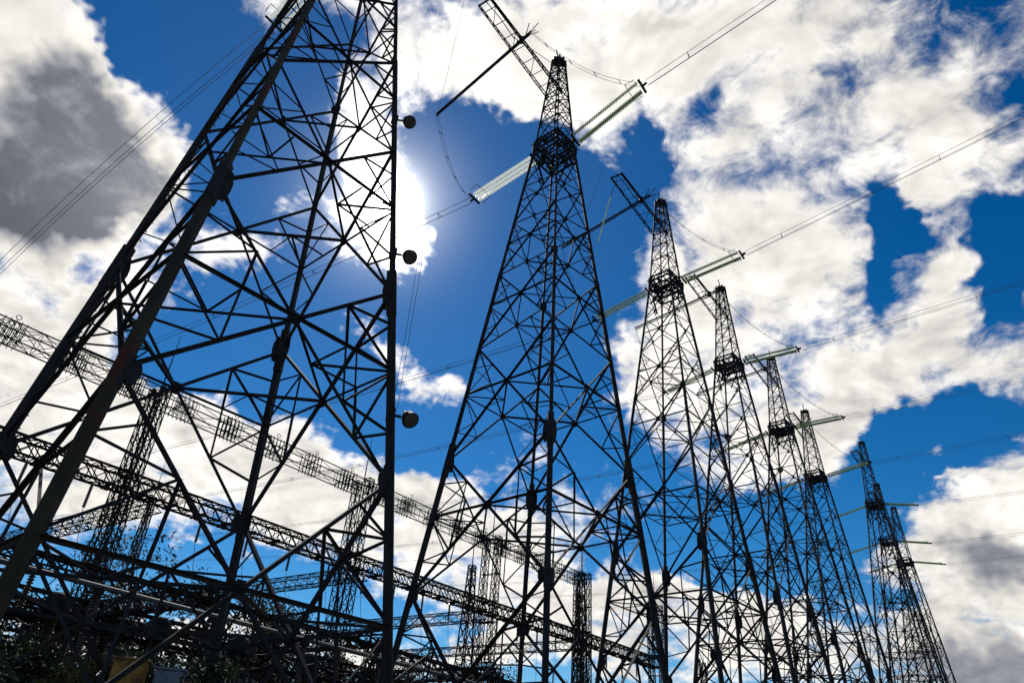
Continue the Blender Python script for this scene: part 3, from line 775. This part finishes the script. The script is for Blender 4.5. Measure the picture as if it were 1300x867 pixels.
row(make_post(), 28.3, -12, 66, 3.6)
d2 = make_disconnector(); tag(d2, 'far three-post disconnect switch behind the gantry row', 'disconnect switch', 'far disconnect switches'); row(d2, 37.0, -14, 70, 5.8, 1.57)
p2 = make_post(); tag(p2, 'short ribbed post insulator close behind the pylon feet', 'bus support', 'near bus supports'); row(p2, 9.8, -7, 58, 5.2)
p3 = make_post(); tag(p3, 'ribbed post insulator in the middle of the equipment rows', 'bus support', 'middle bus supports'); row(p3, 22.0, -10, 60, 4.1)
# tubular busbars above the rows
for s, z, t0, t1, lab in ((28.3, 7.5, -14, 70, 'long tubular busbar resting on the bus supports'), (9.8, 7.5, -9, 60, 'long tubular busbar just behind the pylon feet'), (33.0, 10.5, -16, 70, 'high tubular busbar in front of the gantry row'), (41.5, 11.8, -18, 80, 'far high busbar behind the gantry row')):
    m = MB(); m.tube([fld(t0, s, z), fld((t0 + t1) / 2, s, z + .02), fld(t1, s, z)], .09, 8); topl(m, 'busbar', WIRE, lab, 'busbar')
# cross connections between rows: slack leads
k = 0
t = -10
while t < 60:
    rt = thing('slack_lead', fld(t, 14.5, 7.3), 'slack wire hung between the equipment rows', 'wire', 'slack wires between the equipment rows')
    o0 = fld(t, 14.5, 7.3)
    m = MB()
    m.tube([q - o0 for q in curve(fld(t, 9.8, 7.4), fld(t + .3, 14.5, 7.3), .5, 8)], .022, 5)
    m.tube([q - o0 for q in curve(fld(t + .3, 14.5, 7.3), fld(t, 19.0, 7.2), .5, 8)], .022, 5)
    m.tube([q - o0 for q in curve(fld(t, 19.0, 7.2), fld(t + .3, 24.5, 7.3), .7, 8)], .022, 5)
    m.tube([q - o0 for q in curve(fld(t + .3, 24.5, 7.3), fld(t, 28.3, 7.5), .5, 8)], .022, 5)
    m.build('strand', WIRE, rt)
    t += 2.9
# low portals across the yard
lp = [(-12, 12.2), (-1, 12.2), (10, 12.2), (21, 12.2), (33, 12.2), (46, 12.2)]
for i, (t, s) in enumerate(lp):
    nm = ['at the far left bottom', 'behind the left legs of the nearest pylon', 'behind the right leg of the nearest pylon', 'low behind the middle pylon', 'low behind the third pylon', 'low behind the fifth pylon'][i]
    root = thing('low_portal', fld(t, s), 'low lattice portal with a flat beam ' + nm, 'portal', 'low portals over the equipment', 0)
    for e in (0, 17.0):
        m = MB(); mast(m, 0, 9.0, .9, .6, .12, 1.0); o = m.build('mast', GANTRY, root); o.location = -DR * e
    m = MB(); truss(m, Vector((0, 0, 8.6)), -DR * 17.0 + UP * 8.6, .8, .7, .12, 16); m.build('beam', GANTRY, root)
for i, (s, zb, hb) in enumerate(((12.2, 8.0, 0), (29.2, 8.0, 0), (16.8, 7.0, 1), (21.7, 8.4, 1), (34.5, 9.6, 1))):
    for j in range(5 if i < 2 else 4):
        t0 = lp[j][0]; t1 = lp[j + 1][0]
        root = thing('portal_beam', fld(t0, s, zb), ['front', 'rear', 'low second', 'third', 'rearmost high'][i] + ' horizontal lattice beam ' + ['at the bottom left corner', 'crossing behind the nearest pylon', 'between the nearest and the middle pylon', 'between the middle and third pylon', 'below the fourth pylon'][j], 'portal', 'beams tying the low portals')
        m = MB(); truss(m, Vector((0, 0, 0)), RD * (t1 - t0), .6, .6, .11, 11); m.build('chord_lattice', GANTRY, root)
        if hb: m = MB(); mast(m, -zb, 0, .5, .5, .09, .9); m.build('post', GANTRY, root)
        for q in range(1, 4 if not hb else 3):
            m = MB(); stack(m, RD * (t1 - t0) * q / 4, 1.5, .14, ax=-UP); m.build('hanging_insulator', PORC, root)

for j in range(26):
    i = j // 5; f = (j % 5 + .5) / 5
    if i >= 5: break
    p = GP[i + 1].lerp(GP[min(i + 2, 6)], f); top = p + UP * 18.2
    rt = thing('dropper_lead', top, 'insulator string and slack lead hanging from the lower gantry beam', 'dropper', 'droppers under the gantry beam')
    m = MB(); stack(m, (0, 0, -.1), 1.7, .13, ax=-UP); m.build('insulator_string', PORC, rt)
    m = MB(); m.tube([q - top for q in curve(top - UP * 1.8, fld((p - T1).dot(RD) + 1, 28.3, 7.6), 1.2, 10)], .02, 5); m.build('lead', WIRE, rt)
# lightning masts far off
for i, (t, s, h) in enumerate(((44, 24, 24), (58, 20, 27), (75, 30, 30), (95, 22, 24), (30, 60, 33), (118, 30, 28))):
    root = thing('lightning_mast', fld(t, s), 'slim lattice lightning mast ' + ['behind the left leg of the middle pylon', 'between the middle and third pylons', 'behind the third pylon', 'behind the fifth pylon', 'far behind the nearest pylon', 'low behind the sixth pylon'][i], 'mast', 'lightning masts')
    m = MB(); mast(m, 0, h * .85, 1.8, .5, .12, 1.5); m.build('lattice_shaft', GANTRY, root)
    m = MB(); m.tube([UP * h * .84, UP * h], [.06, .02]); m.build('rod', DARK, root)

# cabinets at the lower left
def cabinet(loc, w, d, h, m_, label, rot):
    r = thing('control_cabinet', loc, label, 'cabinet', None, rot)
    m = MB(); m.box((0, 0, h / 2 + .3), w, d, h); m.box((0, 0, h + .36), w + .16, d + .16, .09); m.build('case', m_, r)
    for s in (-1, 1):
        m = MB(); m.box((s * w / 4, -d / 2 - .02, h / 2 + .3), w / 2 - .08, .035, h - .2)
        for q in range(6): m.box((s * w / 4, -d / 2 - .045, h * .72 + q * .06), w / 4, .02, .02)
        o = m.build('door', m_, r); m = MB(); m.box((s * .09, -d / 2 - .06, h / 2 + .3), .03, .05, .22); m.build('handle', DARK, o)
    m = MB(); m.box((0, 0, .12), w + .2, d + .2, .36); m.build('plinth', CONC, r)

def stand_cabinet(loc, w, d, z0, z1, m_, label, rot):
    """sheet steel cubicle on a lattice stand"""
    rt = thing('control_cabinet', loc, label, 'cabinet', None, rot)
    m = MB(); m.box((0, 0, (z0 + z1) / 2), w, d, z1 - z0); m.bar((-w / 2 - .07, 0, z1 + .05), (w / 2 + .07, 0, z1 + .05), d + .14, .06, (0, 1, 0)); o = m.build('case', m_, rt)
    for sx in (-1, 1):
        m = MB(); m.box((sx * w / 4, -d / 2 - .02, (z0 + z1) / 2), w / 2 - .05, .03, z1 - z0 - .16)
        for q in range(5): m.box((sx * w / 4, -d / 2 - .045, z1 - .35 - q * .07), w / 3.4, .02, .025)
        dr_ = m.build('door', m_, rt); m = MB(); m.box((sx * .07, -d / 2 - .06, (z0 + z1) / 2), .03, .06, .24); m.build('handle', DARK, dr_)
    m = MB(); frame_legs(m, w * .8, d * .8, z0 + .02, .1); m.build('stand', GANTRY, rt)
stand_cabinet((-10.95, 24.6, 0), .92, .7, 2.2, 4.45, OCHRE, 'ochre yellow sheet steel cabinet at the bottom left behind the nearest pylon', .25)
stand_cabinet((-10.0, 25.4, 0), .8, .6, 2.2, 4.35, BLUEGREY, 'blue grey sheet steel cabinet just right of the ochre one', .15)

# ------------------------------------------------------------ vegetation
def make_tree(h, cr, leaves, m, name='tree', label='x', cat='tree', group=None, seed=0, base=.35):
    rnd = random.Random(seed); r = thing(name, (0, 0, 0), label, cat, group)
    t = MB(); tops = []
    tp = Vector((rnd.uniform(-.3, .3), rnd.uniform(-.3, .3), h * .62)); t.tube([(0, 0, -.1), (0.02, .03, h * .3), tp], [h * .022 + .03, h * .017 + .02, h * .008 + .01], 7)
    for i in range(9):
        a = rnd.uniform(0, 6.28); zz = h * rnd.uniform(base, .62); p = Vector((0, 0, zz)); q = Vector((math.cos(a) * cr * rnd.uniform(.45, .85), math.sin(a) * cr * rnd.uniform(.45, .85), zz + h * rnd.uniform(.08, .33)))
        t.tube([p, p.lerp(q, .5) + UP * h * .02, q], [h * .009 + .01, h * .006 + .008, h * .002 + .004], 5); tops.append(q)
    tops.append(Vector((0, 0, h * .82))); t.build('trunk', BARK, r)
    c = MB()
    clumps = [(q + Vector((rnd.gauss(0, .3), rnd.gauss(0, .3), rnd.gauss(0, .3))) * cr * .5, cr * rnd.uniform(.22, .42)) for q in tops for _ in range(3)]
    for _ in range(leaves):
        q, rr = rnd.choice(clumps); v = Vector((rnd.gauss(0, 1), rnd.gauss(0, 1), rnd.gauss(0, .8))); v = v.normalized() * rr * rnd.random() ** .45
        p = q + v; s = rnd.uniform(.05, .12) * (1 + h * .035); a = Vector((rnd.gauss(0, 1), rnd.gauss(0, 1), rnd.gauss(0, 1))).normalized(); b = a.orthogonal().normalized()
        c.add([p - a * s, p + b * s * .5, p + a * s, p - b * s * .5], [(0, 1, 2, 3)])
    c.build('crown', m, r); return r
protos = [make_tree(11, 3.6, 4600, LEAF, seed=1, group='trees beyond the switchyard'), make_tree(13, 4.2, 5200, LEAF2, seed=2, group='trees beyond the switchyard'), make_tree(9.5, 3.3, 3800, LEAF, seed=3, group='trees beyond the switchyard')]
usedp = set(); rnd = random.Random(5); n = 0
for i in range(30):
    t = 6 + i * 5.2 + rnd.uniform(-1.5, 1.5); s = 52 - i * .55 + rnd.uniform(-3, 3)
    pr = protos[i % 3]; o = pr if i % 3 not in usedp else copy_tree(pr); usedp.add(i % 3)
    o.location = fld(t, s); o.rotation_euler = (0, 0, rnd.uniform(0, 6)); k = rnd.uniform(1.1, 1.55); o.scale = (k, k, k)
    o['label'] = 'dark tree low on the skyline beyond the switchyard'
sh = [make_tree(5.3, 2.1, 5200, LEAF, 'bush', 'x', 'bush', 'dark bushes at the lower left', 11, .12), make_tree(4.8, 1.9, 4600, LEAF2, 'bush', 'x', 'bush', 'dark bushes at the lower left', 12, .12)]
BL = [(-14.5, 21.0, .8), (-19.0, 22.0, .95), (-10.5, 28.0, 1.0), (-8.5, 26.5, .85), (-11.5, 33, .9), (-16, 34, .95), (-21, 33, 1.1), (-17.5, 22.5, .95), (-15.6, 24.8, 1.0), (-13.4, 26.0, .95), (-19.5, 25.5, 1.1), (-21.5, 29, 1.2), (-17.0, 30, .95), (-12.6, 30.5, .9), (-24.5, 27.5, 1.2)]
for i, (x, y, k) in enumerate(BL):
    o = sh[i] if i < 2 else copy_tree(sh[i % 2]); o.location = (x, y, 0); o.rotation_euler = (0, 0, i * 1.3); o.scale = (k * 1.1, k * 1.1, k)
    o['label'] = 'dark leafy bush in the black tangle along the bottom left'
